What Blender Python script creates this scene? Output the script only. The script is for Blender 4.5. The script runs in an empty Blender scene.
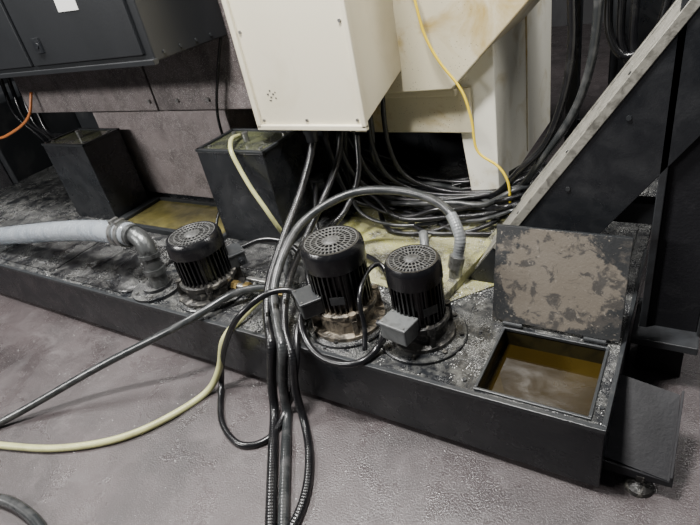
import bpy, bmesh, math, random
from mathutils import Vector, Matrix, noise as mnoise
random.seed(7)
SC=bpy.context.scene
COL=SC.collection
# ---------------------------------------------------------------- materials
def mat(name,col,rough=.5,metal=0.0,var=None,speck=None,top=None,bump=0.0,bscale=80,spec=.5,rvar=0.0,trans=0.0,coat=0.0,var2=None,patch=None,rscale=7,lines=None):
    m=bpy.data.materials.new(name);m.use_nodes=True
    nt=m.node_tree;N=nt.nodes;L=nt.links
    b=N['Principled BSDF']
    b.inputs['Roughness'].default_value=rough;b.inputs['Metallic'].default_value=metal
    b.inputs['Specular IOR Level'].default_value=spec
    b.inputs['Transmission Weight'].default_value=trans
    b.inputs['Coat Weight'].default_value=coat
    tc=N.new('ShaderNodeNewGeometry')
    pos=tc.outputs['Position']
    def noise(sc,det=4,dist=0,ro=.6,vec=None):
        n=N.new('ShaderNodeTexNoise');n.inputs['Scale'].default_value=sc;n.inputs['Detail'].default_value=det
        n.inputs['Distortion'].default_value=dist;n.inputs['Roughness'].default_value=ro
        L.new(vec or pos,n.inputs['Vector']);return n.outputs['Fac']
    def ramp(f,lo,hi):
        r=N.new('ShaderNodeMapRange');r.inputs['From Min'].default_value=lo;r.inputs['From Max'].default_value=hi
        L.new(f,r.inputs['Value']);return r.outputs['Result']
    def mix(f,a,c):
        x=N.new('ShaderNodeMix');x.data_type='RGBA'
        L.new(f,x.inputs['Factor'])
        if isinstance(a,tuple): x.inputs['A'].default_value=(*a,1)
        else: L.new(a,x.inputs['A'])
        x.inputs['B'].default_value=(*c,1)
        return x.outputs['Result']
    def mth(op,a,c):
        x=N.new('ShaderNodeMath');x.operation=op;L.new(a,x.inputs[0])
        if isinstance(c,(int,float)): x.inputs[1].default_value=c
        else: L.new(c,x.inputs[1])
        return x.outputs[0]
    mul=lambda a,c:mth('MULTIPLY',a,c)
    cur=tuple(col)
    if patch: # (col,center,scale vector,noise scale,amp,soft)
        vs=N.new('ShaderNodeVectorMath');vs.operation='SUBTRACT';L.new(pos,vs.inputs[0]);vs.inputs[1].default_value=patch[1]
        vm=N.new('ShaderNodeVectorMath');vm.operation='MULTIPLY';L.new(vs.outputs[0],vm.inputs[0]);vm.inputs[1].default_value=patch[2]
        ln=N.new('ShaderNodeVectorMath');ln.operation='LENGTH';L.new(vm.outputs[0],ln.inputs[0])
        d=mth('ADD',mth('POWER',ln.outputs['Value'],2.0),mul(mth('SUBTRACT',noise(patch[3],9,.4,.7),.5),patch[4]))
        cur=mix(ramp(d,1.0,patch[5]),cur,patch[0])
    for v in (var,var2):
        if v: cur=mix(ramp(noise(v[1],6,.6),v[2],v[3]),cur,v[0])
    up=None
    if top or speck:
        sx=N.new('ShaderNodeSeparateXYZ');L.new(tc.outputs['Normal'],sx.inputs[0])
        up=ramp(sx.outputs['Z'],.35,.75)
    if top:
        cur=mix(mul(ramp(noise(top[1],8,.3,.75),top[2],top[3]),up),cur,top[0])
    if speck:
        v=N.new('ShaderNodeTexVoronoi');v.inputs['Scale'].default_value=speck[1];L.new(pos,v.inputs['Vector'])
        f=ramp(v.outputs['Distance'],speck[2],speck[2]*.7)
        f=mul(f,ramp(noise(6,5),speck[3],speck[4]))
        if len(speck)>5: f=mul(f,up)
        cur=mix(f,cur,speck[0])
    if isinstance(cur,tuple): b.inputs['Base Color'].default_value=(*cur,1)
    else: L.new(cur,b.inputs['Base Color'])
    if rvar:
        r=N.new('ShaderNodeMapRange');r.inputs['From Min'].default_value=.38;r.inputs['From Max'].default_value=.62
        r.inputs['To Min'].default_value=max(.03,rough-rvar);r.inputs['To Max'].default_value=min(1,rough+rvar)
        L.new(noise(rscale,6,.8),r.inputs['Value']);L.new(r.outputs['Result'],b.inputs['Roughness'])
    if bump:
        bp=N.new('ShaderNodeBump');bp.inputs['Strength'].default_value=bump;bp.inputs['Distance'].default_value=.01
        L.new(noise(bscale,4),bp.inputs['Height']);L.new(bp.outputs['Normal'],b.inputs['Normal'])
    return m
WH=(.62,.62,.60)
M={}
M['black']=mat('black_enamel',(.010,.011,.013),.32,var=((.024,.025,.027),9,.45,.75),rvar=.14,bump=.10,bscale=120)
M['matte']=mat('matte_black_paint',(.009,.009,.011),.58,var=((.022,.022,.024),9,.5,.75),spec=.25,bump=.15,bscale=90)
M['tank']=mat('tank_black_paint',(.007,.008,.010),.30,var=((.020,.020,.022),5,.45,.8),top=((.105,.105,.098),16,.46,.70),speck=(WH,280,.32,.42,.58,1),rvar=.12,bump=.13,bscale=60)
M['cover']=mat('cover_black_rubber',(.008,.008,.009),.28,top=((.075,.075,.072),14,.47,.74),speck=(WH,250,.28,.44,.58,1),rvar=.10,bump=.25,bscale=22)
M['lid']=mat('lid_worn_paint',(.024,.025,.026),.44,patch=((.125,.108,.088),(-.235,.42,.49),(4.7,4.4,5.5),8,2.4,.88),var=((.050,.046,.042),20,.52,.60),var2=((.17,.15,.125),80,.60,.68),bump=.15,bscale=120,rvar=.1)
M['lidframe']=mat('lid_dark_paint',(.019,.021,.023),.38,var=((.05,.05,.05),20,.55,.8),bump=.1)
M['post']=mat('post_dark_paint_lit_tone',(.024,.026,.029),.42,var=((.012,.012,.013),8,.45,.7),bump=.1)  # dark paint lightened so the post's lit edge is in the colour
M['motor']=mat('motor_black_paint',(.005,.005,.006),.22,var=((.018,.018,.018),20,.5,.8),speck=(WH,260,.20,.54,.66,1),bump=.1,bscale=150)
M['motord']=mat('motor_dusty_black_paint',(.007,.007,.007),.28,patch=((.12,.10,.072),(-.99,.205,.395),(5.2,5.2,13),25,1.6,.5),var=((.018,.018,.018),20,.5,.8),bump=.1,bscale=150)
M['grill']=mat('fan_cover_grey_dust',(.020,.020,.020),.40,top=((.11,.11,.106),45,.38,.68),bump=.15,bscale=150)
M['jbox']=mat('junction_box_grey',(.026,.028,.030),.40,var=((.055,.055,.055),25,.5,.75),bump=.1)
M['jbox2']=mat('junction_box_light_grey',(.10,.105,.105),.38,var=((.05,.05,.05),25,.5,.75),bump=.1)
M['dirty']=mat('dirty_cast_metal',(.045,.038,.029),.36,metal=.25,var=((.26,.22,.165),26,.44,.60),bump=.5,bscale=90)
M['dirtyb']=mat('dirty_black_cast',(.016,.015,.014),.33,metal=.15,var=((.17,.16,.14),30,.52,.66),bump=.4,bscale=90)
M['steel']=mat('steel',(.35,.35,.34),.35,metal=.9,var=((.15,.14,.13),40,.5,.7))
M['galv']=mat('dark_metal_elbow',(.12,.125,.125),.32,metal=.7,var=((.04,.04,.04),30,.5,.7),bump=.2)
M['brass']=mat('brass',(.45,.32,.12),.35,metal=.9)
M['hose']=mat('hose_black_rubber',(.006,.006,.007),.25,var=((.024,.024,.024),14,.5,.8))
M['hoseg']=mat('hose_worn_grey_rubber',(.020,.022,.023),.27,var=((.070,.070,.070),14,.45,.75))
M['hosel']=mat('hose_light_grey_section',(.20,.21,.215),.28,trans=.2,var=((.11,.115,.12),18,.45,.7))
M['clear']=mat('clear_ribbed_hose',(.62,.67,.72),.12,trans=.66,var=((.46,.51,.57),10,.45,.62))
M['rib']=mat('hose_reinforcing_spiral',(.50,.55,.60),.16,trans=.5)
M['yhose']=mat('yellowed_clear_hose',(.50,.50,.24),.3,trans=.15,var=((.33,.32,.15),12,.5,.75))
M['ywire']=mat('yellow_wire',(.80,.58,.03),.4)
M['orange']=mat('orange_wire',(.55,.18,.05),.4)
M['cream']=mat('cream_painted_steel',(.69,.64,.50),.34,var=((.58,.52,.38),3,.5,.8),speck=((.25,.20,.12),60,.10,.58,.7),bump=.03)
M['stain']=mat('cream_steel_stained',(.60,.55,.40),.38,var=((.40,.29,.10),3.6,.49,.66),speck=((.10,.07,.04),70,.16,.44,.6),bump=.05)
M['white']=mat('white_painted_steel',(.74,.72,.62),.31,var=((.52,.46,.30),5,.55,.75),speck=((.15,.11,.06),60,.14,.48,.62))
M['bed']=mat('bed_greybrown_paint',(.225,.190,.188),.42,var=((.13,.108,.107),6,.42,.66),var2=((.27,.24,.235),40,.54,.68),speck=((.48,.45,.44),150,.30,.36,.58),bump=.5,bscale=170,rvar=.1)
M['bed2']=mat('bed_dark_textured',(.155,.130,.128),.44,var=((.08,.067,.066),7,.42,.66),var2=((.21,.185,.18),45,.54,.68),speck=((.45,.42,.42),140,.30,.34,.56),bump=.7,bscale=160,rvar=.1)
M['cab']=mat('cabinet_charcoal',(.0085,.0095,.011),.40,var=((.013,.014,.016),2,.4,.7),bump=.05)
M['olive']=mat('box_top_oily',(.07,.075,.04),.22,var=((.02,.022,.018),12,.4,.6),speck=(WH,200,.2,.45,.6,1),rvar=.1)
M['label']=mat('label_white',(.7,.7,.68),.5)
M['mark']=mat('dark_print',(.08,.08,.07),.6)
M['convtop']=mat('conveyor_top_dirty',(.22,.21,.185),.36,var=((.10,.10,.085),25,.45,.68),speck=((.7,.7,.65),170,.28,.4,.6),bump=.5,bscale=120)
M['trim']=mat('conveyor_edge_worn',(.27,.26,.225),.36,metal=.25,var=((.12,.115,.10),28,.46,.66),bump=.15)
M['plate']=mat('oily_olive_beige_plate',(.28,.27,.14),.14,var=((.06,.058,.042),7,.46,.60),var2=((.35,.34,.11),4,.50,.64),speck=(WH,210,.30,.38,.56,1),bump=.3,rvar=.10)
M['yliq']=mat('yellow_coolant',(.17,.145,.045),.10,var=((.23,.205,.085),6,.45,.7),var2=((.08,.070,.03),5,.42,.66),bump=.03,bscale=20)
M['liq']=mat('brown_coolant',(.016,.010,.0014),.010,var=((.026,.017,.003),3,.45,.65),bump=.012,bscale=4,spec=.32)
M['chips']=mat('aluminium_chips',(.55,.55,.53),.35,metal=.4)
M['liner']=mat('tank_inner_olive',(.022,.018,.007),.25,var=((.010,.009,.005),15,.45,.65))
M['floor']=mat('floor_epoxy',(.068,.056,.057),.36,var=((.038,.032,.033),1.5,.38,.62),var2=((.090,.078,.079),8,.52,.76),speck=((.22,.21,.21),200,.22,.32,.54),rvar=.16,bump=.32,bscale=150,rscale=4)
M['wall']=mat('wall_dark_grey',(.05,.05,.053),.7,var=((.03,.03,.033),1.5,.4,.7))
M['bg']=mat('background_machine_dark',(.020,.022,.025),.5,var=((.05,.05,.05),4,.5,.7))

# ---------------------------------------------------------------- builders
class MB:
    def __init__(s): s.bm=bmesh.new()
    def _x(s,vs,mx):
        if mx is not None: bmesh.ops.transform(s.bm,matrix=mx,verts=vs)
    def box(s,x0,x1,y0,y1,z0,z1,mx=None):
        c=[(x0,y0,z0),(x1,y0,z0),(x1,y1,z0),(x0,y1,z0),(x0,y0,z1),(x1,y0,z1),(x1,y1,z1),(x0,y1,z1)]
        return s.hexa(c,mx)
    def hexa(s,c,mx=None):
        v=[s.bm.verts.new(p) for p in c]
        for f in ((3,2,1,0),(4,5,6,7),(0,1,5,4),(1,2,6,5),(2,3,7,6),(3,0,4,7)): s.bm.faces.new([v[i] for i in f])
        s._x(v,mx);return s
    def lathe(s,prof,cx=0,cy=0,seg=40,mx=None):
        rings=[]
        allv=[]
        for r,z in prof:
            if r<1e-6:
                v=s.bm.verts.new((cx,cy,z));rings.append([v]);allv.append(v)
            else:
                R=[s.bm.verts.new((cx+r*math.cos(2*math.pi*i/seg),cy+r*math.sin(2*math.pi*i/seg),z)) for i in range(seg)]
                rings.append(R);allv+=R
        for a,b in zip(rings,rings[1:]):
            for i in range(seg):
                j=(i+1)%seg
                if len(a)==1 and len(b)==1: continue
                if len(a)==1: s.bm.faces.new((a[0],b[j],b[i]))
                elif len(b)==1: s.bm.faces.new((a[i],a[j],b[0]))
                else: s.bm.faces.new((a[i],a[j],b[j],b[i]))
        s._x(allv,mx);return s
    def cyl(s,cx,cy,z0,z1,r,seg=32,mx=None,r2=None):
        r2=r if r2 is None else r2
        return s.lathe([(0,z0),(r,z0),(r2,z1),(0,z1)],cx,cy,seg,mx)
    def torus(s,cx,cy,z,R,r,seg=40,rs=8):
        g=[[s.bm.verts.new((cx+(R+r*math.cos(b))*math.cos(a),cy+(R+r*math.cos(b))*math.sin(a),z+r*.5*math.sin(b)))
            for b in [2*math.pi*j/rs for j in range(rs)]] for a in [2*math.pi*i/seg for i in range(seg)]]
        for i in range(seg):
            for j in range(rs):
                s.bm.faces.new((g[i][j],g[(i+1)%seg][j],g[(i+1)%seg][(j+1)%rs],g[i][(j+1)%rs]))
        return s
    def prism(s,poly,axis,a0,a1):
        def P(p,t):
            if axis=='y': return (p[0],t,p[1])
            if axis=='x': return (t,p[0],p[1])
            return (p[0],p[1],t)
        A=[s.bm.verts.new(P(p,a0)) for p in poly];B=[s.bm.verts.new(P(p,a1)) for p in poly]
        n=len(poly)
        s.bm.faces.new(A);s.bm.faces.new(B[::-1])
        for i in range(n): s.bm.faces.new((A[i],B[i],B[(i+1)%n],A[(i+1)%n]))
        return s
    def hexbolt(s,x,y,z,r=.008,h=.008,mx=None): return s.cyl(x,y,z,z+h,r,6,mx)
    def split(s,name,m,parent):
        """every loose piece becomes an object (a part) of its own"""
        seen=set();s.bm.verts.ensure_lookup_table()
        for v in s.bm.verts:
            if v in seen: continue
            st=[v];isl=[];seen.add(v)
            while st:
                a=st.pop();isl.append(a)
                for e in a.link_edges:
                    o=e.other_vert(a)
                    if o not in seen: seen.add(o);st.append(o)
            nb=MB();mp={a:nb.bm.verts.new(a.co) for a in isl}
            fs=set(f for a in isl for f in a.link_faces)
            for f in fs: nb.bm.faces.new([mp[q] for q in f.verts])
            nb.done(name,m,parent)
        s.bm.free()
    def done(s,name,m,parent=None,bevel=0,smooth=False,label=None,cat=None,kind=None,group=None):
        bmesh.ops.recalc_face_normals(s.bm,faces=s.bm.faces)
        xs=[v.co for v in s.bm.verts]
        c=Vector(((min(v.x for v in xs)+max(v.x for v in xs))/2,(min(v.y for v in xs)+max(v.y for v in xs))/2,min(v.z for v in xs)))
        bmesh.ops.translate(s.bm,verts=s.bm.verts,vec=-c)
        me=bpy.data.meshes.new(name);s.bm.to_mesh(me);s.bm.free()
        me.materials.append(M[m] if isinstance(m,str) else m)
        o=bpy.data.objects.new(name,me);o.location=c;COL.objects.link(o)
        if smooth:
            for p in me.polygons: p.use_smooth=True
            try: me.set_sharp_from_angle(angle=math.radians(38))
            except Exception: pass
        if bevel:
            b=o.modifiers.new('bevel','BEVEL');b.width=bevel;b.segments=2;b.limit_method='ANGLE'
        if parent is not None:
            o.parent=parent;o.matrix_parent_inverse=Matrix.Translation(-parent.location)
        tag(o,label,cat,kind,group)
        return o
def tag(o,label=None,cat=None,kind=None,group=None):
    if label:o['label']=label
    if cat:o['category']=cat
    if kind:o['kind']=kind
    if group:o['group']=group
def empty(name,loc,label,cat,group=None):
    e=bpy.data.objects.new(name,None);e.location=loc;e.empty_display_size=.1;COL.objects.link(e)
    tag(e,label,cat,None,group);return e
def catmull(P,step):
    P=[Vector(p) for p in P]
    Q=[P[0]*2-P[1]]+P+[P[-1]*2-P[-2]]
    out=[]
    for i in range(1,len(Q)-2):
        p0,p1,p2,p3=Q[i-1:i+3]
        def tj(t,a,b): return t+max((b-a).length,1e-4)**.5
        t0=0;t1=tj(t0,p0,p1);t2=tj(t1,p1,p2);t3=tj(t2,p2,p3)
        n=max(2,int((p2-p1).length/step))
        for k in range(n):
            t=t1+(t2-t1)*k/n
            A1=p0*((t1-t)/(t1-t0))+p1*((t-t0)/(t1-t0));A2=p1*((t2-t)/(t2-t1))+p2*((t-t1)/(t2-t1));A3=p2*((t3-t)/(t3-t2))+p3*((t-t2)/(t3-t2))
            B1=A1*((t2-t)/(t2-t0))+A2*((t-t0)/(t2-t0));B2=A2*((t3-t)/(t3-t1))+A3*((t-t1)/(t3-t1))
            out.append(B1*((t2-t)/(t2-t1))+B2*((t-t1)/(t2-t1)))
    out.append(P[-1]);return out
def tubemesh(mb,P,r,seg=14,step=.015,rib=0,pitch=.012,sm=None):
    if rib: step=pitch/4
    pts=catmull(P,step)
    for _ in range(sm if sm is not None else (4 if not rib else 60)):
        pts=[pts[0]]+[(pts[i-1]+pts[i]*2+pts[i+1])/4 for i in range(1,len(pts)-1)]+[pts[-1]]
    T=(pts[1]-pts[0]).normalized();n=T.orthogonal().normalized();s=0
    R=[]
    for i,p in enumerate(pts):
        T2=(pts[min(i+1,len(pts)-1)]-pts[max(i-1,0)]).normalized()
        n=(n-T2*n.dot(T2)).normalized();b=T2.cross(n)
        rr=r*(1+(rib*math.sin(2*math.pi*i/4+.785) if rib else 0))
        R.append([mb.bm.verts.new(p+n*(rr*math.cos(2*math.pi*k/seg))+b*(rr*math.sin(2*math.pi*k/seg))) for k in range(seg)])
    for a,c in zip(R,R[1:]):
        for k in range(seg): mb.bm.faces.new((a[k],a[(k+1)%seg],c[(k+1)%seg],c[k]))
    mb.bm.faces.new(R[0][::-1]);mb.bm.faces.new(R[-1]);return mb
def hose(name,P,r,m,label,cat='hose',parent=None,group=None,**k):
    mb=MB();tubemesh(mb,P,r,**k)
    o=mb.done(name,m,parent,0,False,label,cat if parent is None else None,None,group)
    for p in o.data.polygons: p.use_smooth=True
    return o
def frame(a,b):
    a=Vector(a);b=Vector(b);q=(b-a).to_track_quat('Z','Y')
    return Matrix.Translation(a)@q.to_matrix().to_4x4(),(b-a).length
def rod(mb,a,b,r,seg=20):
    mx,l=frame(a,b);return mb.cyl(0,0,0,l,r,seg,mx)

# ---------------------------------------------------------------- setting
MB().box(-14,6,-5,7,-.1,0).done('floor','floor',kind='structure')
MB().box(-14,6,7,7.1,0,5).done('wall_back','wall',kind='structure')
MB().box(-14.1,-14,-5,7,0,5).done('wall_left','wall',kind='structure')

# ---------------------------------------------------------------- coolant tank
tank=empty('coolant_tank',(-2.3,.8,0),'long black steel coolant tank with open hatch full of coolant','tank')
mb=MB()
TX0,TX1,TY1=-5.0,0.0,1.75
mb.box(TX0,TX1,0,.006,.03,.30);mb.box(TX1-.006,TX1,.006,TY1,.03,.30);mb.box(TX0,TX0+.006,.006,TY1,.03,.30)
mb.box(TX0,TX1,TY1-.006,TY1,.03,.30);mb.box(TX0,TX1,.0,TY1,.028,.036)
ox0,ox1,oy0,oy1=-.39,-.05,.03,.34
mb.box(TX0,ox0,0,TY1,.292,.30);mb.box(ox1,TX1,0,TY1,.292,.30)
mb.box(ox0,ox1,0,oy0,.292,.30);mb.box(ox0,ox1,oy1,TY1,.292,.30)
mb.done('tank_body','tank',tank,.003)
MB().box(TX0,TX1+.004,-.006,.012,.288,.304).box(TX1-.01,TX1+.004,.012,1.0,.288,.304).done('edge_lip','lidframe',tank,.002)
mb=MB();t=.010
mb.box(ox0-t,ox1+t,oy0-t,oy0,.29,.308).box(ox0-t,ox1+t,oy1,oy1+t,.29,.308).box(ox0-t,ox0,oy0,oy1,.29,.308).box(ox1,ox1+t,oy0,oy1,.29,.308)
mb.done('hatch_rim','lidframe',tank,.002)
mb=MB();t=.004
mb.box(ox0-t,ox1+t,oy0-t,oy0,.05,.295).box(ox0-t,ox1+t,oy1,oy1+t,.05,.295).box(ox0-t,ox0,oy0,oy1,.05,.295).box(ox1,ox1+t,oy0,oy1,.05,.295)
mb.done('hatch_wall','liner',tank)
MB().box(ox0,ox1,oy0,oy1,.05,.232).done('coolant','liq',tank,label='still brown coolant in the hatch')
lx0,lx1=-.45,-.015
lm=Matrix.Translation((0,.372,.315))@Matrix.Rotation(math.atan2(.105,.35)*-1,4,'X')
MB().box(lx0,lx1,0,.004,0,.362,lm).done('lid','lid',tank,.001,label='raised hatch lid with peeling scuffed paint')
mb=MB();
for a in ((lx0,lx1,.001,.012,.360,.364),(lx0,lx1,.001,.012,0,.004),(lx0,lx0+.004,.001,.012,.004,.36),(lx1-.004,lx1,.001,.012,.004,.36)): mb.box(*a,mx=lm)
mb.done('lid_flange','lidframe',tank)
mb=MB()
for hx in (-.37,-.09):
    mx,l=frame((hx-.035,.362,.312),(hx+.035,.362,.312));mb.cyl(0,0,0,l,.008,12,mx)
mb.split('lid_hinge','lidframe',tank)
mb=MB()
for i in range(18): mb.hexbolt(-4.0+i*.2,.028,.30,.007,.005)
for p in ((-.02,.42),(-.02,.08),(-.44,.05),(-.47,.3)): mb.hexbolt(p[0],p[1],.30,.008,.006)
mb.split('bolt','lidframe',tank)
MB().box(-3.62,-2.95,.05,.46,.300,.306).done('cover_plate','cover',tank,.002)
MB().box(-2.93,-2.28,.03,.40,.300,.306).done('cover_plate','cover',tank,.002)
MB().box(-2.05,-1.52,.40,.60,.300,.305).done('cover_plate','cover',tank,.002)
mb=MB()
g=[]
for i in range(13):
    row=[]
    for j in range(7):
        x=-2.66+i*.037;y=.06+j*.057
        z=.309+(.075*max(0,math.sin((i-3)/9*math.pi))*(j/6)**1.2 if 3<=i<=12 else 0)
        row.append(mb.bm.verts.new((x,y+.03*math.sin(i*.5),z)))
    g.append(row)
for i in range(12):
    for j in range(6): mb.bm.faces.new((g[i][j],g[i+1][j],g[i+1][j+1],g[i][j+1]))
o=mb.done('rubber_flap','cover',tank,smooth=True);s=o.modifiers.new('s','SOLIDIFY');s.thickness=.005
MB().box(-3.0,-2.10,.60,.95,.300,.304).done('coolant_puddle','yliq',tank,label='shallow yellow coolant lying on tank top')
mb=MB().box(-3.07,-2.08,.57,.60,.30,.335).box(-3.07,-2.08,.95,.97,.30,.325).box(-3.07,-3.0,.57,.97,.30,.325).box(-2.10,-2.07,.57,.97,.30,.325)
mb.done('tray_edge','lidframe',tank,.003)
MB().prism([(-1.45,.52),(-.66,.42),(-.50,.60),(-.62,1.15),(-1.45,1.15)],'z',.300,.305).done('cover_plate','plate',tank,.001,label='oily beige plate with aluminium chips')
MB().prism([(-1.0,.5),(-.97,.5),(-.91,.98),(-.94,.98)],'z',.305,.318).done('drip_edge','plate',tank)
MB().prism([(-.70,.42),(-.66,.40),(-.56,1.10),(-.60,1.12)],'z',.305,.345).done('drip_edge','plate',tank,.003)
t=.006
MB().hexa([(.0,.075,.085),(.190,.060,.075),(.178,.30,.205),(.0,.325,.215),(.0,.075,.085+t),(.190,.060,.075+t),(.178,.30,.205+t),(.0,.325,.215+t)]).prism([(.0,.088),(.190,.078),(.190,.058),(.0,.045)],'y',.060,.067).prism([(.066,.05),(.30,.20),(.30,.04),(.09,.03)],'x',.002,.008).prism([(.060,.078),(.30,.208),(.30,.232),(.060,.10)],'x',.180,.187).done('foot_bracket','matte',tank,.001)
def foot(x,y,zt,parent,R=.045):
    MB().lathe([(0,0),(R,0),(R*.9,.012),(R*.5,.022),(.012,.026),(.009,.03),(.009,zt),(0,zt)],x,y,24).done('levelling_foot','dirtyb',parent,smooth=True)
foot(.105,.075,.085,tank)
MB().hexbolt(.105,.075,.05,.020,.016).hexbolt(.105,.075,.034,.016,.010).split('nut','dirtyb',tank)
for x in (-4.2,-2.8,-1.4): foot(x,.5,.03,tank)

# chips
mb=MB()
def chip(x,y,z,s):
    a=random.random()*6.28;t=random.uniform(-.5,.5);l=s;w=s*random.uniform(.2,.5)
    dx=Vector((math.cos(a),math.sin(a),t*.6));dy=Vector((-math.sin(a),math.cos(a),random.uniform(-.3,.3)))
    c=Vector((x,y,z+s*.25));n=Vector((0,0,s*.35))
    v=[mb.bm.verts.new(c+q) for q in (-dx*l/2-dy*w/2,-dy*w/2+n*.5,dx*l/2-dy*w/2,dx*l/2+dy*w/2,dy*w/2+n*.5,-dx*l/2+dy*w/2)]
    mb.bm.faces.new((v[0],v[1],v[4],v[5]));mb.bm.faces.new((v[1],v[2],v[3],v[4]))
PR=[(-.668,.22,.1),(-.995,.2,.11),(-1.775,.2,.1)]
def okc(x,y):
    if ox0-.02<x<ox1+.02 and oy0-.02<y<oy1+.02: return False
    return all((x-a)**2+(y-b)**2>r*r for a,b,r in PR)
def dens(x,y): return mnoise.noise(Vector((x*7,y*7,3)))*.5+.5+mnoise.noise(Vector((x*22,y*22,9)))*.35
for _ in range(7000):
    x=random.uniform(-3.3,-.01);y=min(.95,abs(random.gauss(.25,.35)))
    if okc(x,y) and y>.015 and dens(x,y)>.54: chip(x,y,.301,random.uniform(.002,.006))
for _ in range(7000):
    x=random.gauss(-.75,.40);y=random.gauss(.5,.3)
    if -1.5<x<-.01 and .015<y<1.2 and okc(x,y) and dens(x,y)>.52: chip(x,y,.306,random.uniform(.002,.0065))
for _ in range(1800):
    x=random.gauss(-.9,.25);y=random.gauss(1.12,.12)
    if x<-.5: chip(x,y,.306,random.uniform(.003,.012))
mb.done('metal_chips','chips',label='scattered bright aluminium chips on tank top',cat='metal chips',kind='stuff')
mb=MB()
for _ in range(900):
    x=random.uniform(-3.2,.1);y=-abs(random.gauss(0,.35))-.02
    if dens(x,y)>.5: chip(x,y,.0,random.uniform(.002,.005))
mb.done('floor_chips','chips',label='fine aluminium chips scattered on the floor',cat='metal chips',kind='stuff')

# ---------------------------------------------------------------- pumps
def pump(x,y,r,ztop,fl,jang,jm,label,jz=.43,jd=.045,dirty='dirty',mm='motor'):
    z0=.30;H=ztop-z0
    e=empty('coolant_pump',(x,y,z0),label,'pump','coolant pumps on the tank')
    MB().lathe([(0,z0),(fl,z0),(fl,z0+.012),(fl-.004,z0+.016),(0,z0+.016)],x,y,48).done('mounting_plate','tank',e,smooth=True)
    mb=MB()
    for i in range(8):
        a=i*math.pi/4+.2;mb.hexbolt(x+(fl-.02)*math.cos(a),y+(fl-.02)*math.sin(a),z0+.016,.010,.009)
    mb.split('bolt','dirtyb',e)
    zb=z0+H*.26
    mb=MB().lathe([(0,z0+.013),(r*1.28,z0+.013),(r*1.28,z0+.032),(r*.98,z0+.038),(r*.90,zb-.016),(r*1.02,zb-.006),(r*1.10,zb),(r*1.10,zb+.018),(r*.9,zb+.024),(0,zb+.024)],x,y,44)
    for i in range(4):
        a=i*math.pi/2+.785;m=Matrix.Translation((x,y,0))@Matrix.Rotation(a,4,'Z')
        mb.box(r*.6,r*1.24,-.009,.009,z0+.02,zb,m)
        mb.cyl(r*1.10,0,zb-.006,zb+.028,.015,14,m)
    mb.done('pump_base',dirty,e,smooth=True)
    zc=ztop-H*.20
    mb=MB().cyl(x,y,zb+.014,zc+.01,r*.80,44)
    nf=34
    for i in range(nf):
        m=Matrix.Translation((x,y,0))@Matrix.Rotation(2*math.pi*i/nf,4,'Z')
        mb.box(r*.76,r*.985,-.0030,.0030,zb+.022,zc,m)
    mb.done('finned_body',mm,e)
    mb=MB()
    for i in range(4):
        a=i*math.pi/2+.785;m=Matrix.Translation((x,y,0))@Matrix.Rotation(a,4,'Z')
        mb.cyl(r*.93,0,zb+.02,zc,.006,8,m)
    mb.split('tie_rod',mm,e)
    MB().lathe([(r*.93,zc-.012),(r*1.03,zc-.010),(r*1.03,ztop-.026),(r*1.0,ztop-.012),(r*.93,ztop-.001),(r*.86,ztop),(r*.86,ztop-.006),(r*.93,ztop-.014),(r*.93,zc-.012)],x,y,48).done('fan_cover','motor',e,smooth=True)
    # grille: rows of fine radial slots between concentric rings
    mb=MB().lathe([(0,ztop+.003),(r*.20,ztop+.003),(r*.25,ztop-.001),(r*.25,ztop-.006),(0,ztop-.006)],x,y,30)
    for q in (.27,.47,.66,.85): mb.torus(x,y,ztop-.002,r*q,r*.028,44,6)
    for n,a0,a1,w in ((40,.66,.86,.022),(28,.47,.66,.022),(18,.25,.47,.022)):
        for i in range(n):
            m=Matrix.Translation((x,y,0))@Matrix.Rotation(2*math.pi*i/n+a0,4,'Z');mb.box(r*a0,r*a1,-r*w,r*w,ztop-.006,ztop-.0005,m)
    mb.done('fan_grille','grill',e,smooth=True)
    mb=MB().cyl(x,y,ztop-.040,ztop-.012,r*.25,20)
    for i in range(7):
        m=Matrix.Translation((x,y,ztop-.026))@Matrix.Rotation(2*math.pi*i/7,4,'Z')@Matrix.Rotation(.5,4,'X');mb.box(r*.2,r*.82,-.014,.014,-.0015,.0015,m)
    mb.done('fan','black',e)
    MB().cyl(x,y,ztop-.062,ztop-.050,r*.9,30).done('end_shield','motor',e)
    m=Matrix.Translation((x,y,0))@Matrix.Rotation(jang+1.1,4,'Z')
    MB().box(r*.985,r*.995,-.028,.028,zb+.07,zb+.105,m).done('nameplate','jbox',e)
    m=Matrix.Translation((x,y,0))@Matrix.Rotation(jang,4,'Z')
    a0=r*.8;a1=r*.95+jd*1.6
    MB().box(a0,a1,-.055,.055,jz-.036,jz+.028,m).done('junction_box',jm,e,.006)
    MB().box(a0+.004,a1+.004,-.059,.059,jz+.028,jz+.039,m).done('junction_box_cover',jm,e,.004)
    mb=MB()
    for sx in (a0+.014,a1-.008):
        for sy in (-.046,.046): mb.cyl(sx,sy,jz+.039,jz+.042,.004,8,m)
    mb.split('screw','steel',e)
    mb=MB();mx=m@Matrix.Translation((a1-.03,-.055,jz))@Matrix.Rotation(math.pi/2,4,'X');mb.lathe([(0,0),(.015,0),(.015,.022),(.012,.022),(.012,.036),(0,.036)],0,0,12,mx)
    mb.done('cable_gland','black',e)
    return e
pump(-.668,.22,.098,.650,.168,math.radians(-100),'jbox2','black finned coolant pump with light grey junction box',jz=.425,dirty='dirtyb')
pump(-.990,.205,.118,.690,.172,math.radians(-128),'jbox','tall black finned coolant pump with beige-brown dirty cast base',jz=.46,mm='motord')
pump(-1.765,.20,.125,.624,.178,math.radians(60),'jbox','short black finned coolant pump next to the pipe elbow',jz=.43,dirty='dirtyb')

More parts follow.
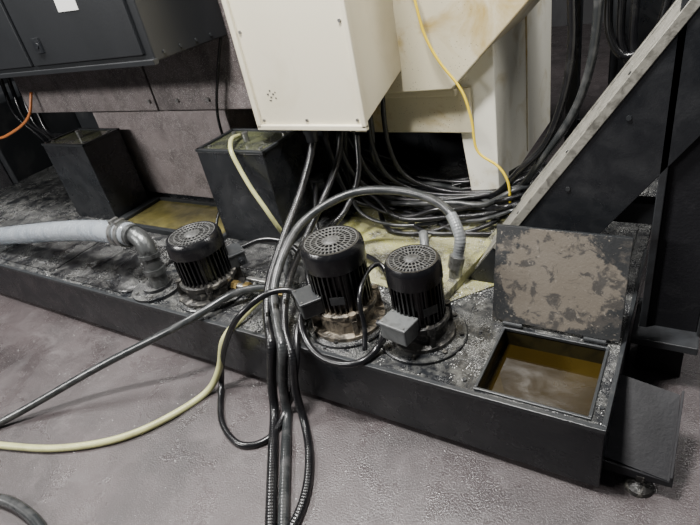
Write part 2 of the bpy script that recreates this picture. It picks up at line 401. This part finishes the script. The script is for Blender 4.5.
# elbow + big hose
e=empty('pipe_elbow',(-2.09,.13,.30),'dark grey metal pipe elbow with round base flange feeding ribbed hose','pipe')
MB().lathe([(0,.30),(.13,.30),(.13,.318),(.075,.318),(.075,.335),(0,.335)],-2.09,.13,36).done('flange','tank',e,smooth=True)
mb=MB()
for i in range(6): mb.hexbolt(-2.09+.105*math.cos(i*1.047),.13+.105*math.sin(i*1.047),.318,.010,.010)
mb.split('bolt','steel',e)
hose('pipe',[(-2.06,.13,.33),(-2.062,.135,.44),(-2.07,.145,.53),(-2.10,.155,.575),(-2.15,.165,.585),(-2.26,.17,.582)],.044,'galv',None,parent=e,seg=24,step=.01)
for a,b,r in (((-2.062,.134,.40),(-2.063,.136,.43),.053),((-2.066,.140,.485),(-2.068,.143,.505),.053),((-2.15,.162,.584),(-2.18,.165,.585),.054)):
    mb=MB();rod(mb,a,b,r,28);mb.done('collar','galv',e,smooth=True)
HP=[(-2.20,.168,.583),(-2.5,.17,.565),(-2.88,.17,.515),(-3.3,.16,.45),(-3.68,.155,.392),(-4.2,.15,.368),(-4.95,.15,.366)]
h=hose('suction_hose',HP,.058,'clear','thick clear ribbed suction hose clamped to metal elbow','hose',seg=32,step=.02)
pts=catmull(HP,.0045);mbr=MB();sp=[];acc=0
for i in range(0,len(pts)-1):
    if i: acc+=(pts[i]-pts[i-1]).length
    T=(pts[i+1]-pts[i]).normalized();b=T.cross(Vector((0,0,1))).normalized();c=b.cross(T)
    a=acc/.034*2*math.pi
    sp.append(pts[i]+b*(.0566*math.cos(a))+c*(.0566*math.sin(a)))
R=[]
for i in range(1,len(sp)-1):
    T=(sp[i+1]-sp[i-1]).normalized();n=(sp[i]-pts[i]).normalized();n=(n-T*n.dot(T)).normalized();b=T.cross(n)
    R.append([mbr.bm.verts.new(sp[i]+n*(.0024*math.cos(k*1.571))+b*(.0040*math.sin(k*1.571))) for k in range(4)])
for a,c in zip(R,R[1:]):
    for k in range(4): mbr.bm.faces.new((a[k],a[(k+1)%4],c[(k+1)%4],c[k]))
o=mbr.done('reinforcing_spiral','rib',h)
for p in o.data.polygons: p.use_smooth=True
for a in (-2.215,-2.265):
    mb=MB();rod(mb,(a,.168,.582),(a-.024,.168,.580),.067,30);mb.box(a-.022,a-.002,.14,.19,.635,.662);mb.done('hose_clamp','steel',h,smooth=True)

e=empty('valve_pipe',(-1.55,.22,.30),'short steel pipe with brass fittings beside the short pump','pipe fitting')
for a,b,r in (((-1.68,.21,.35),(-1.33,.24,.35),.015),((-1.48,.225,.30),(-1.48,.225,.35),.015),((-1.40,.235,.30),(-1.40,.235,.40),.012)):
    mb=MB();rod(mb,a,b,r,16);mb.done('pipe','steel',e,smooth=True)
for a,b,r in (((-1.63,.216,.35),(-1.60,.218,.35),.024),((-1.56,.22,.35),(-1.53,.222,.35),.024),((-1.37,.237,.35),(-1.34,.24,.35),.022),((-1.40,.235,.39),(-1.40,.235,.41),.02)):
    mb=MB();rod(mb,a,b,r,6);mb.done('fitting','brass',e)
mb=MB();rod(mb,(-1.48,.225,.35),(-1.48,.225,.405),.008,10);mb.box(-1.53,-1.42,.215,.235,.40,.408);mb.done('valve_handle','steel',e,.002)
e=empty('return_fitting',(-.70,.56,.30),'pale blue-grey pipe fitting where the arched hose ends','pipe fitting')
hose('pipe',[(-.668,.555,.30),(-.666,.56,.36),(-.66,.57,.40)],.027,'steel',None,parent=e)
hose('pipe',[(-.76,.50,.305),(-.78,.52,.40),(-.79,.56,.47),(-.82,.62,.50)],.020,'jbox2',None,parent=e)
mb=MB();rod(mb,(-.664,.563,.385),(-.655,.575,.435),.033,12);mb.done('collar','steel',e)

# ---------------------------------------------------------------- hoses
G='black hoses draped over the tank'
hA=hose('hose',[(-1.435,.80,.90),(-1.435,.80,.831),(-1.437,.65,.667),(-1.40,.40,.542),(-1.366,.185,.42),(-1.281,.039,.35),(-1.205,-.045,.325),(-1.235,-.085,.14),(-1.225,-.13,.022),(-1.107,-.294,.021),(-.912,-.557,.021),(-.80,-.70,.021)],.020,'hose','thick black ribbed hose from cream housing to floor','hose',group=G,rib=.035,pitch=.012)
MB().lathe([(0,.83),(.030,.83),(.030,.87),(.036,.87),(.036,.90),(.022,.90),(.022,.935),(0,.935)],-1.435,.80,20).done('hose_fitting','black',hA,smooth=True)
hB=hose('hose',[(-.666,.562,.38),(-.655,.575,.42),(-.643,.595,.50),(-.696,.651,.58),(-.824,.726,.61),(-1.006,.756,.62),(-1.19,.708,.62),(-1.294,.598,.60),(-1.358,.468,.56),(-1.354,.306,.5),(-1.319,.16,.42),(-1.216,.027,.365),(-1.140,-.055,.33),(-1.170,-.09,.14),(-1.165,-.12,.022),(-1.050,-.285,.021),(-.865,-.547,.021),(-.76,-.68,.021)],.020,'hoseg','thick worn grey-black hose arching behind the pumps','hose',group=G,rib=.02,pitch=.012)
hose('end_sleeve',[(-.660,.569,.40),(-.650,.583,.455),(-.645,.596,.505),(-.668,.624,.548),(-.700,.654,.581)],.0235,'hosel','light grey end section of hose',parent=hB,rib=.03,pitch=.012,sm=8)
hose('hose',[(-1.40,1.0,.80),(-1.388,.90,.687),(-1.361,.70,.595),(-1.381,.50,.458),(-1.261,.177,.42),(-1.177,.02,.35),(-1.10,-.055,.30),(-1.105,-.09,.15),(-1.07,-.13,.02),(-.965,-.248,.018),(-.880,-.395,.018),(-.850,-.532,.018),(-.86,-.66,.018)],.017,'hose','black ribbed hose hanging over tank front','hose',group=G,rib=.04,pitch=.011)
hose('cable',[(-1.10,.11,.46),(-1.184,.13,.47),(-1.258,.079,.48),(-1.354,-.026,.42),(-1.49,-.07,.22),(-1.555,-.10,.035),(-1.406,-.266,.013),(-1.242,-.319,.013),(-1.163,-.256,.015),(-1.17,-.10,.04),(-1.089,-.05,.277),(-1.133,.046,.345),(-1.15,.155,.36),(-1.08,.2,.36)],.013,'hose','black cable looping from junction box to the floor','cable',group=G)
hose('cable',[(-.700,.10,.42),(-.745,.085,.39),(-.780,.083,.33),(-.809,-.005,.316),(-.904,-.03,.30),(-1.009,-.02,.312),(-1.081,.02,.345),(-1.12,.071,.40),(-1.10,.12,.44)],.013,'hose','black cable sagging between two pump junction boxes','cable',group=G)
hose('cable',[(-.82,.04,.33),(-.834,.09,.40),(-.856,.12,.50),(-.875,.25,.55),(-.852,.30,.55),(-.807,.264,.52),(-.76,.22,.45)],.010,'hose','thin black cable curling between the tall pumps','cable',group=G)
hose('hose',[(-1.40,.235,.37),(-1.50,.19,.37),(-1.568,.150,.36),(-1.685,-.045,.325),(-2.062,-.323,.18),(-2.444,-.676,.03),(-2.603,-.895,.019),(-2.8,-1.15,.019)],.018,'hoseg','straight black hose running from tank top down to floor','hose',group=G)
hose('hose',[(-1.72,.34,.44),(-1.60,.46,.46),(-1.48,.50,.42),(-1.30,.42,.36),(-1.15,.36,.33),(-1.05,.30,.33)],.014,'hose','black hose lying across tank top behind pumps','hose',group=G)
hose('hose',[(-1.60,.60,.33),(-1.50,.48,.36),(-1.42,.36,.35),(-1.33,.28,.34),(-1.24,.20,.33),(-1.15,.14,.33)],.013,'hoseg','grey-black hose lying across tank top behind pumps','hose',group=G)
hose('hose',[(-1.56,.90,.55),(-1.50,.75,.36),(-1.30,.66,.33),(-1.10,.60,.34),(-.95,.48,.36),(-.86,.36,.36)],.014,'hose','black hose lying across tank top behind pumps','hose',group=G,rib=.04,pitch=.012)
hose('hose',[(-1.28,.95,.80),(-1.27,.88,.62),(-1.29,.74,.50),(-1.33,.55,.44),(-1.28,.36,.40),(-1.16,.22,.37),(-1.08,.14,.35)],.015,'hose','black ribbed hose dropping from the cream housing','hose',group=G,rib=.04,pitch=.012)
hose('cable',[(-1.93,.905,1.32),(-2.02,.90,1.15),(-2.12,.90,.93),(-2.14,.88,.60),(-2.10,.62,.40),(-2.0,.5,.32)],.008,'hose','thin black cable hanging down bed front','cable')
hose('hose',[(-1.90,.80,.85),(-1.86,.70,.872),(-1.80,.615,.845),(-1.765,.60,.77),(-1.70,.575,.67),(-1.635,.56,.58),(-1.60,.57,.48),(-1.60,.60,.40),(-1.62,.62,.32)],.0115,'yhose','yellowed clear hose hanging beside black pedestal box','hose')
hose('hose',[(-1.38,.24,.36),(-1.432,.177,.34),(-1.447,.04,.325),(-1.481,-.045,.28),(-1.54,-.09,.12),(-1.60,-.15,.02),(-1.674,-.348,.016),(-1.79,-.503,.016),(-2.016,-.65,.016),(-2.322,-.758,.016),(-2.689,-.858,.016),(-3.1,-.9,.016)],.0155,'yhose','pale yellow hose draped over tank edge onto floor','hose',rib=.03,pitch=.012)
hose('hose',[(-2.25,-1.0,.022),(-2.103,-.958,.022),(-2.022,-.917,.022),(-1.90,-.901,.022),(-1.743,-.91,.022),(-1.60,-.95,.022)],.022,'hoseg','black hose end curved on the floor','hose')
hose('wire',[(-1.05,1.12,1.55),(-.977,1.1,1.378),(-.94,1.1,1.196),(-.883,1.1,1.08),(-.792,1.1,.955),(-.755,1.1,.818),(-.736,1.1,.665),(-.645,1.1,.604),(-.601,1.1,.531),(-.60,1.12,.31)],.006,'ywire','thin bright yellow wire hanging down machine side','wire')
K='black hoses running under the machine'
hose('hose',[(-.36,1.15,1.7),(-.355,1.15,1.296),(-.348,1.15,1.081),(-.377,1.15,.884),(-.448,1.15,.686),(-.559,1.15,.561),(-.70,1.20,.40),(-.90,1.30,.33)],.018,'hose','black hose dropping behind conveyor to tank top','hose',group=K)
hose('hose',[(-.25,1.15,1.7),(-.259,1.15,1.285),(-.274,1.15,1.039),(-.329,1.15,.841),(-.448,1.15,.639),(-.640,1.22,.37),(-.849,1.102,.34),(-1.011,1.095,.34),(-1.3,1.2,.33)],.018,'hoseg','grey-black hose dropping behind conveyor to tank top','hose',group=K)
hose('hose',[(-1.449,1.1,1.05),(-1.449,1.1,.766),(-1.474,1.1,.567),(-1.42,1.22,.37),(-1.124,1.225,.36),(-.875,1.30,.36),(-.745,1.40,.36)],.016,'hose','black hose coiled under the machine','hose',group=K,rib=.04,pitch=.012)
hose('hose',[(-1.285,1.1,1.05),(-1.285,1.1,.767),(-1.298,1.1,.604),(-1.25,1.27,.40),(-1.044,1.30,.38),(-.77,1.20,.37),(-.6,1.15,.33)],.016,'hoseg','grey-black hose coiled under the machine','hose',group=K)
hose('hose',[(-1.498,1.0,1.02),(-1.498,1.0,.695),(-1.40,.98,.42),(-1.215,1.06,.35),(-.93,1.02,.34),(-.70,1.05,.33)],.015,'hose','black hose coiled under the machine','hose',group=K,rib=.04,pitch=.012)
u=random.uniform
for i in range(18):
    d=i*.026;zz=.325+.014*(i%5);y0=.95+d
    P=[(-1.62,1.22+d*.3,.66-.03*(i%4)),(-1.50+u(-.04,.04),1.10+d*.6,.50+u(-.07,.07)),(-1.34+u(-.05,.05),y0+.03+u(-.045,.045),.40+u(-.04,.05)),(-1.12+u(-.05,.05),y0+u(-.05,.05),zz+u(0,.03)),(-.88+u(-.05,.05),y0+.02+u(-.05,.05),zz+u(0,.05)),(-.72,y0+.06+u(-.04,.04),zz+.02),(-.58+u(-.04,.04),y0+.08+u(-.04,.04),zz+.05+u(0,.05)),(-.50,y0+.18,zz+.06)]
    hose('hose',P,u(.009,.015),'hose' if i%4 else 'hoseg','black hose sweeping along under the machine' if i%4 else 'grey-black hose sweeping along under the machine','hose',group=K,rib=.06 if i%2 else 0,pitch=.012)
for i in range(4):
    x=-1.40+.075*i
    hose('hose',[(x,1.0+.03*i,1.08),(x-.02,1.0+.03*i,.70),(x+.04,1.02+.03*i,.52),(x+.20,1.05+.04*i,.42),(x+.45,1.10+.04*i,.40),(x+.70,1.22+.04*i,.39)],u(.010,.014),'hose','black hose arcing down from the cream housing','hose',group=K,rib=.05,pitch=.011)
for i in range(3):
    x=-1.15+.16*i
    hose('hose',[(x-.22,1.25,.34),(x-.12,1.02,.335),(x+.02,.88+.03*i,.322),(x+.20,.90+.03*i,.322),(x+.32,1.02,.335),(x+.40,1.18,.36)],.012,'hose','black ribbed hose in a shallow stray bend','hose',group=K,rib=.06,pitch=.011)
for i in range(3):
    d=i*.05
    hose('hose',[(-.27+d,1.45,1.75),(-.27+d,1.45,1.25),(-.25+d,1.42,1.06-d),(-.19+d,1.40,.98-d),(-.10+d,1.40,1.02),(-.05+d,1.42,1.22),(-.04+d,1.45,1.75)],.017,'hose','black hose hanging in a loop behind the conveyor','hose',group='hanging hose loops')
for i in range(4):
    x=-4.6+.12*i
    hose('hose',[(x,1.15,1.9),(x+.03,1.12,1.4),(x-.03,1.10,1.05),(x+.05,1.05,.90-.05*i),(x+.25,1.05,.72),(x+.5,1.02,.55)],.016,'hose','black hose hanging beside the machine bed','hose',group='hanging hoses by equipment box')
hose('wire',[(-4.8,.9,.82),(-4.5,.8,.80),(-4.25,.78,.83),(-3.95,.85,.95),(-3.9,.92,1.1)],.010,'orange','orange-brown wire curving past black box','wire')

# ---------------------------------------------------------------- pedestal boxes
def pedestal(x0,x1,y0,y1,z1,label):
    e=empty('pedestal_box',((x0+x1)/2,(y0+y1)/2,.30),label,'machine support','black pedestal boxes')
    MB().box(x0,x1,y0,y1,.30,z1).done('box_body','black',e,.004)
    MB().box(x0+.02,x1-.02,y0+.02,y1-.02,z1,z1+.006).done('top_plate','olive',e,.001,label='oily olive-stained top plate')
    mb=MB().box(x0-.004,x1+.004,y0-.004,y0+.016,z1,z1+.014).box(x0-.004,x1+.004,y1-.016,y1+.004,z1,z1+.014).box(x0-.004,x0+.016,y0,y1,z1,z1+.014).box(x1-.016,x1+.004,y0,y1,z1,z1+.014)
    mb.done('top_rim','lidframe',e,.002)
    mb=MB()
    for a in (x0+.05,x1-.05):
        for b in (y0+.05,y1-.05): mb.hexbolt(a,b,z1+.006,.012,.009)
    mb.cyl((x0+x1)/2,(y0+y1)/2,z1+.006,z1+.05,.016,16)
    mb.split('bolt','steel',e)
pedestal(-2.07,-1.62,.635,.93,.825,'black steel pedestal box next to hanging yellowed hose')
pedestal(-3.53,-3.08,.635,.92,.825,'black steel pedestal box with oily olive top beside elbow hose')

# ---------------------------------------------------------------- machine
mach=empty('machine_tool',(-1.8,1.5,.30),'cream and grey-brown machine tool body standing over the coolant tank','machine')
MB().box(-3.40,-2.15,.985,1.7,.34,.93).done('bed_casting','bed',mach,.008)
MB().box(-3.40,-2.25,1.02,1.7,.30,.34).done('bed_foot','black',mach)
MB().box(-4.1,-2.66,.945,1.7,.94,2.3).done('bed_cover','bed2',mach,.006)
MB().box(-2.645,-1.50,.945,1.7,.94,2.3).done('bed_cover','bed2',mach,.006)
mb=MB()
for i in range(3): mb.hexbolt(0,0,0,.012,.010,Matrix.Translation((-2.2-.25*i,.945,1.0))@Matrix.Rotation(math.pi/2,4,'X'))
mb.split('bolt','steel',mach)
MB().prism([(.75,.92),(1.35,1.104),(1.35,2.1),(.75,2.1)],'x',-1.68,-1.10).done('cream_housing','cream',mach,.006)
mb=MB()
mb.box(-1.70,-1.672,.735,.76,.915,2.1).box(-1.108,-1.085,.735,.76,.915,2.1).box(-1.70,-1.085,.735,.76,.905,.93)
mb.done('housing_frame','cream',mach,.004)
mb=MB()
fm=Matrix.Rotation(math.pi/2,4,'X')
for p in ((-1.655,.95),(-1.655,1.35),(-1.13,.95),(-1.13,1.35),(-1.40,.95)): mb.cyl(0,0,0,.006,.007,10,Matrix.Translation((p[0],.75,p[1]))@fm)
mb.split('screw','steel',mach)
mb=MB()
for dx,dz,w,h in ((0,0,.012,.006),(.012,.010,.010,.008),(-.012,.010,.010,.008),(.0,.022,.008,.008),(.022,.016,.006,.006),(-.006,-.012,.014,.005),(.020,-.004,.008,.006)):
    mb.box(-1.575+dx*1.3-w/2,-1.575+dx*1.3+w/2,.7485,.7495,1.06+dz*1.3-h/2,1.06+dz*1.3+h/2)
mb.done('printed_mark','mark',mach)
MB().prism([(-1.32,.93),(-.86,.945),(-.52,1.27),(-.38,1.43),(-.38,2.1),(-1.32,2.1)],'y',1.15,1.7).done('chute_hood','stain',mach,.006,label='cream hood with yellow-brown coolant stains')
MB().box(-1.50,-.80,1.22,1.6,.71,.93).box(-1.5,-.86,1.19,1.24,.90,.935).done('lower_panel','stain',mach,.006)
MB().prism([(-.69,.37),(-.835,.39),(-.87,.72),(-.96,.76),(-.96,1.3),(-.69,1.3)],'y',1.24,2.3).done('side_panel','white',mach,.005)
MB().box(-.695,-.684,1.75,1.76,.40,1.5).done('panel_seam','stain',mach)
MB().box(-3.3,-.9,1.72,1.745,.30,1.0).done('under_machine_shade_sheet','black',mach)  # black sheet standing in for the darkness under the machine
MB().box(-1.74,-1.66,1.2,1.7,.30,.93).done('machine_leg','black',mach,.004)

# electrical cabinet
cab=empty('electrical_cabinet',(-3.0,.7,1.316),'charcoal electrical cabinet with latched door mounted on machine','cabinet')
MB().box(-4.8,-1.91,.46,.935,1.316,2.5).done('cabinet_body','cab',cab,.006)
dr=MB().box(-2.83,-1.96,.445,.462,1.35,2.4).done('door','cab',cab,.004)
MB().box(-3.9,-2.86,.445,.462,1.35,2.4).done('door','cab',cab,.004)
MB().box(-2.735,-2.675,.436,.446,1.41,1.48).cyl(0,0,0,.008,.014,16,Matrix.Translation((-2.705,.44,1.445))@fm).done('latch','black',dr)
mb=MB();mb.prism([(-2.42,1.57),(-2.27,1.565),(-2.265,1.66),(-2.415,1.665)],'y',.443,.4455);mb.done('label_sticker','label',dr)
MB().box(-4.8,-1.90,.44,.47,1.306,1.330).done('bottom_trim','cab',cab,.003)
mb=MB()
for i in range(4): mb.hexbolt(0,0,0,.008,.006,Matrix.Translation((-1.91,.52+.1*i,1.345))@Matrix.Rotation(math.pi/2,4,'Y'))
mb.split('bolt','lidframe',cab)

# ---------------------------------------------------------------- chip conveyor
cv=empty('chip_conveyor',(-.3,.8,.30),'inclined black chip conveyor with worn grey edge band rising from tank','conveyor')
dv=Vector((.558,0,.829)).normalized();nv=Vector((-dv.z,0,dv.x))
def cmx(org):
    m=Matrix.Identity(4)
    m.col[0][:3]=dv;m.col[1][:3]=(0,1,0);m.col[2][:3]=nv;m.col[3][:3]=org
    return m
O=Vector((-.632,0,.300))
cm=cmx(O)
L=2.2
MB().box(.19,L,.612,1.038,-.20,-.03,cm).done('conveyor_body','matte',cv,.003)
for y0,y1 in ((.600,.612),(1.038,1.050)):
    MB().prism([(-.632,.302),(-.40,.302),(-.26,.40),(1.12,2.42),(.85,2.50)],'y',y0,y1).done('side_plate','black',cv,.002)
MB().box(.05,L,.63,1.02,-.03,.004,cm).done('top_cover','convtop',cv,label='chip-speckled dirty conveyor top cover')
MB().box(.22,L,.594,.646,-.022,.008,cm).done('edge_trim','trim',cv,.002)
MB().box(.22,L,1.005,1.056,-.010,.010,cm).done('edge_trim','trim',cv,.002)
mb=MB()
for i in range(6):
    a=.30+.3*i;mb.cyl(0,0,0,.004,.008,8,Matrix.Translation(O+dv*a+nv*-.07+Vector((0,.60,0)))@fm)
    mb.cyl(0,0,-.001,.004,.006,8,cm@Matrix.Translation((a+.1,.62,.008)))
mb.split('bolt','lidframe',cv)
MB().box(.05,.205,.62,.74,.21,2.0).done('support_post','matte',cv,.003)
MB().box(.026,.050,.60,.76,.21,2.0).box(.205,.216,.60,.76,.21,2.0).done('post_flange','post',cv,.003)  # flanges paler than the post, its lit edge painted in
MB().box(-.30,.05,.68,.74,.60,.68).done('cross_beam','post',cv,.003)
MB().box(.006,.215,.53,.78,.185,.215).done('foot_plate','post',cv,.003)
MB().box(.03,.18,.60,.76,.0,.185).done('post_base','matte',cv,.003)

# ---------------------------------------------------------------- neighbours
e=empty('equipment_box',(-4.9,1.6,0),'dark grey equipment box beside the machine bed','equipment')
MB().box(-6.2,-5.02,1.0,2.0,.0,.95).done('box_body','bg',e,.01)
MB().box(-6.1,-5.1,.985,1.0,.1,.9).done('door','black',e,.006)
MB().box(-4.99,-4.15,1.78,2.4,.0,1.0).done('side_box','bg',e,.01)
e=empty('background_machine',(-7.5,4.0,0),'dark machine enclosure standing beyond the electrical cabinet','machine')
MB().box(-11,-5.2,3.2,4.4,.0,3.0).done('enclosure_body','bg',e,.01)
for i in range(4): MB().box(-10.8+i*1.4,-9.5+i*1.4,3.185,3.2,.3,2.7).done('door','black',e,.01)
e=empty('background_machine',(.5,3.2,0),'dark machine enclosure standing behind the conveyor','machine')
MB().box(-.45,2.6,2.9,4.0,.12,2.3).done('enclosure_body','bg',e,.01)
MB().box(-.40,.5,2.885,2.9,.3,2.1).done('door','black',e,.006)
MB().box(.55,1.5,2.885,2.9,.3,2.1).done('door','black',e,.006)
MB().box(-.4,2.5,2.95,3.9,0,.12).done('plinth','black',e)
e=empty('cable_rack',(-.2,1.85,0),'dark steel rack carrying hanging hoses behind conveyor','rack')
MB().box(-.50,-.44,1.8,1.86,0,2.0).done('post','black',e,.003)
MB().box(.30,.36,1.8,1.86,0,2.0).done('post','black',e,.003)
MB().box(-.5,.36,1.43,1.86,1.75,1.82).done('rail','black',e,.003)
MB().box(-.44,.30,1.82,1.85,.5,.56).done('rail','black',e,.003)

# ---------------------------------------------------------------- lights
w=bpy.data.worlds.new('world');SC.world=w;w.use_nodes=True
bg=w.node_tree.nodes['Background'];bg.inputs[0].default_value=(.82,.90,1,1);bg.inputs[1].default_value=.08
def area(loc,tgt,sx,sy,p,col=(1,.98,.95)):
    l=bpy.data.lights.new('ceiling_or_fill_light','AREA');l.shape='RECTANGLE';l.size=sx;l.size_y=sy;l.energy=p;l.color=col
    o=bpy.data.objects.new('ceiling_or_fill_light',l);o.location=loc
    o.rotation_euler=(Vector(tgt)-Vector(loc)).to_track_quat('-Z','Y').to_euler();COL.objects.link(o);return o
area((-1.1,-.2,4.0),(-1.6,.4,0),.9,.2,350)
area((1.6,1.6,3.6),(-.6,.6,.3),.25,1.4,80)
area((-4.0,-.2,4.2),(-3,.3,0),1.4,.2,260)
area((.6,2.6,3.8),(-.3,1.6,.5),1.6,.4,50)
area((-4.2,-3.6,3.2),(-2.4,1.0,.6),2.0,.3,270)  # low front fill, added to brighten the bed under the overhang
# ---------------------------------------------------------------- camera
cd=bpy.data.cameras.new('camera');cd.sensor_width=36;cd.lens=36*530/700;cd.clip_start=.02
co=bpy.data.objects.new('camera',cd);COL.objects.link(co)
Rv=Vector((.8458,.5001,-.185)).normalized();Fv=Vector((-.516,.6786,-.522));Fv=(Fv-Rv*Fv.dot(Rv)).normalized();Uv=Rv.cross(Fv)
m=Matrix.Identity(4);m.col[0][:3]=Rv;m.col[1][:3]=Uv;m.col[2][:3]=-Fv;m.col[3][:3]=(.101,-1.144,1.636)
co.matrix_world=m
SC.camera=co
print('objs',len(bpy.data.objects))
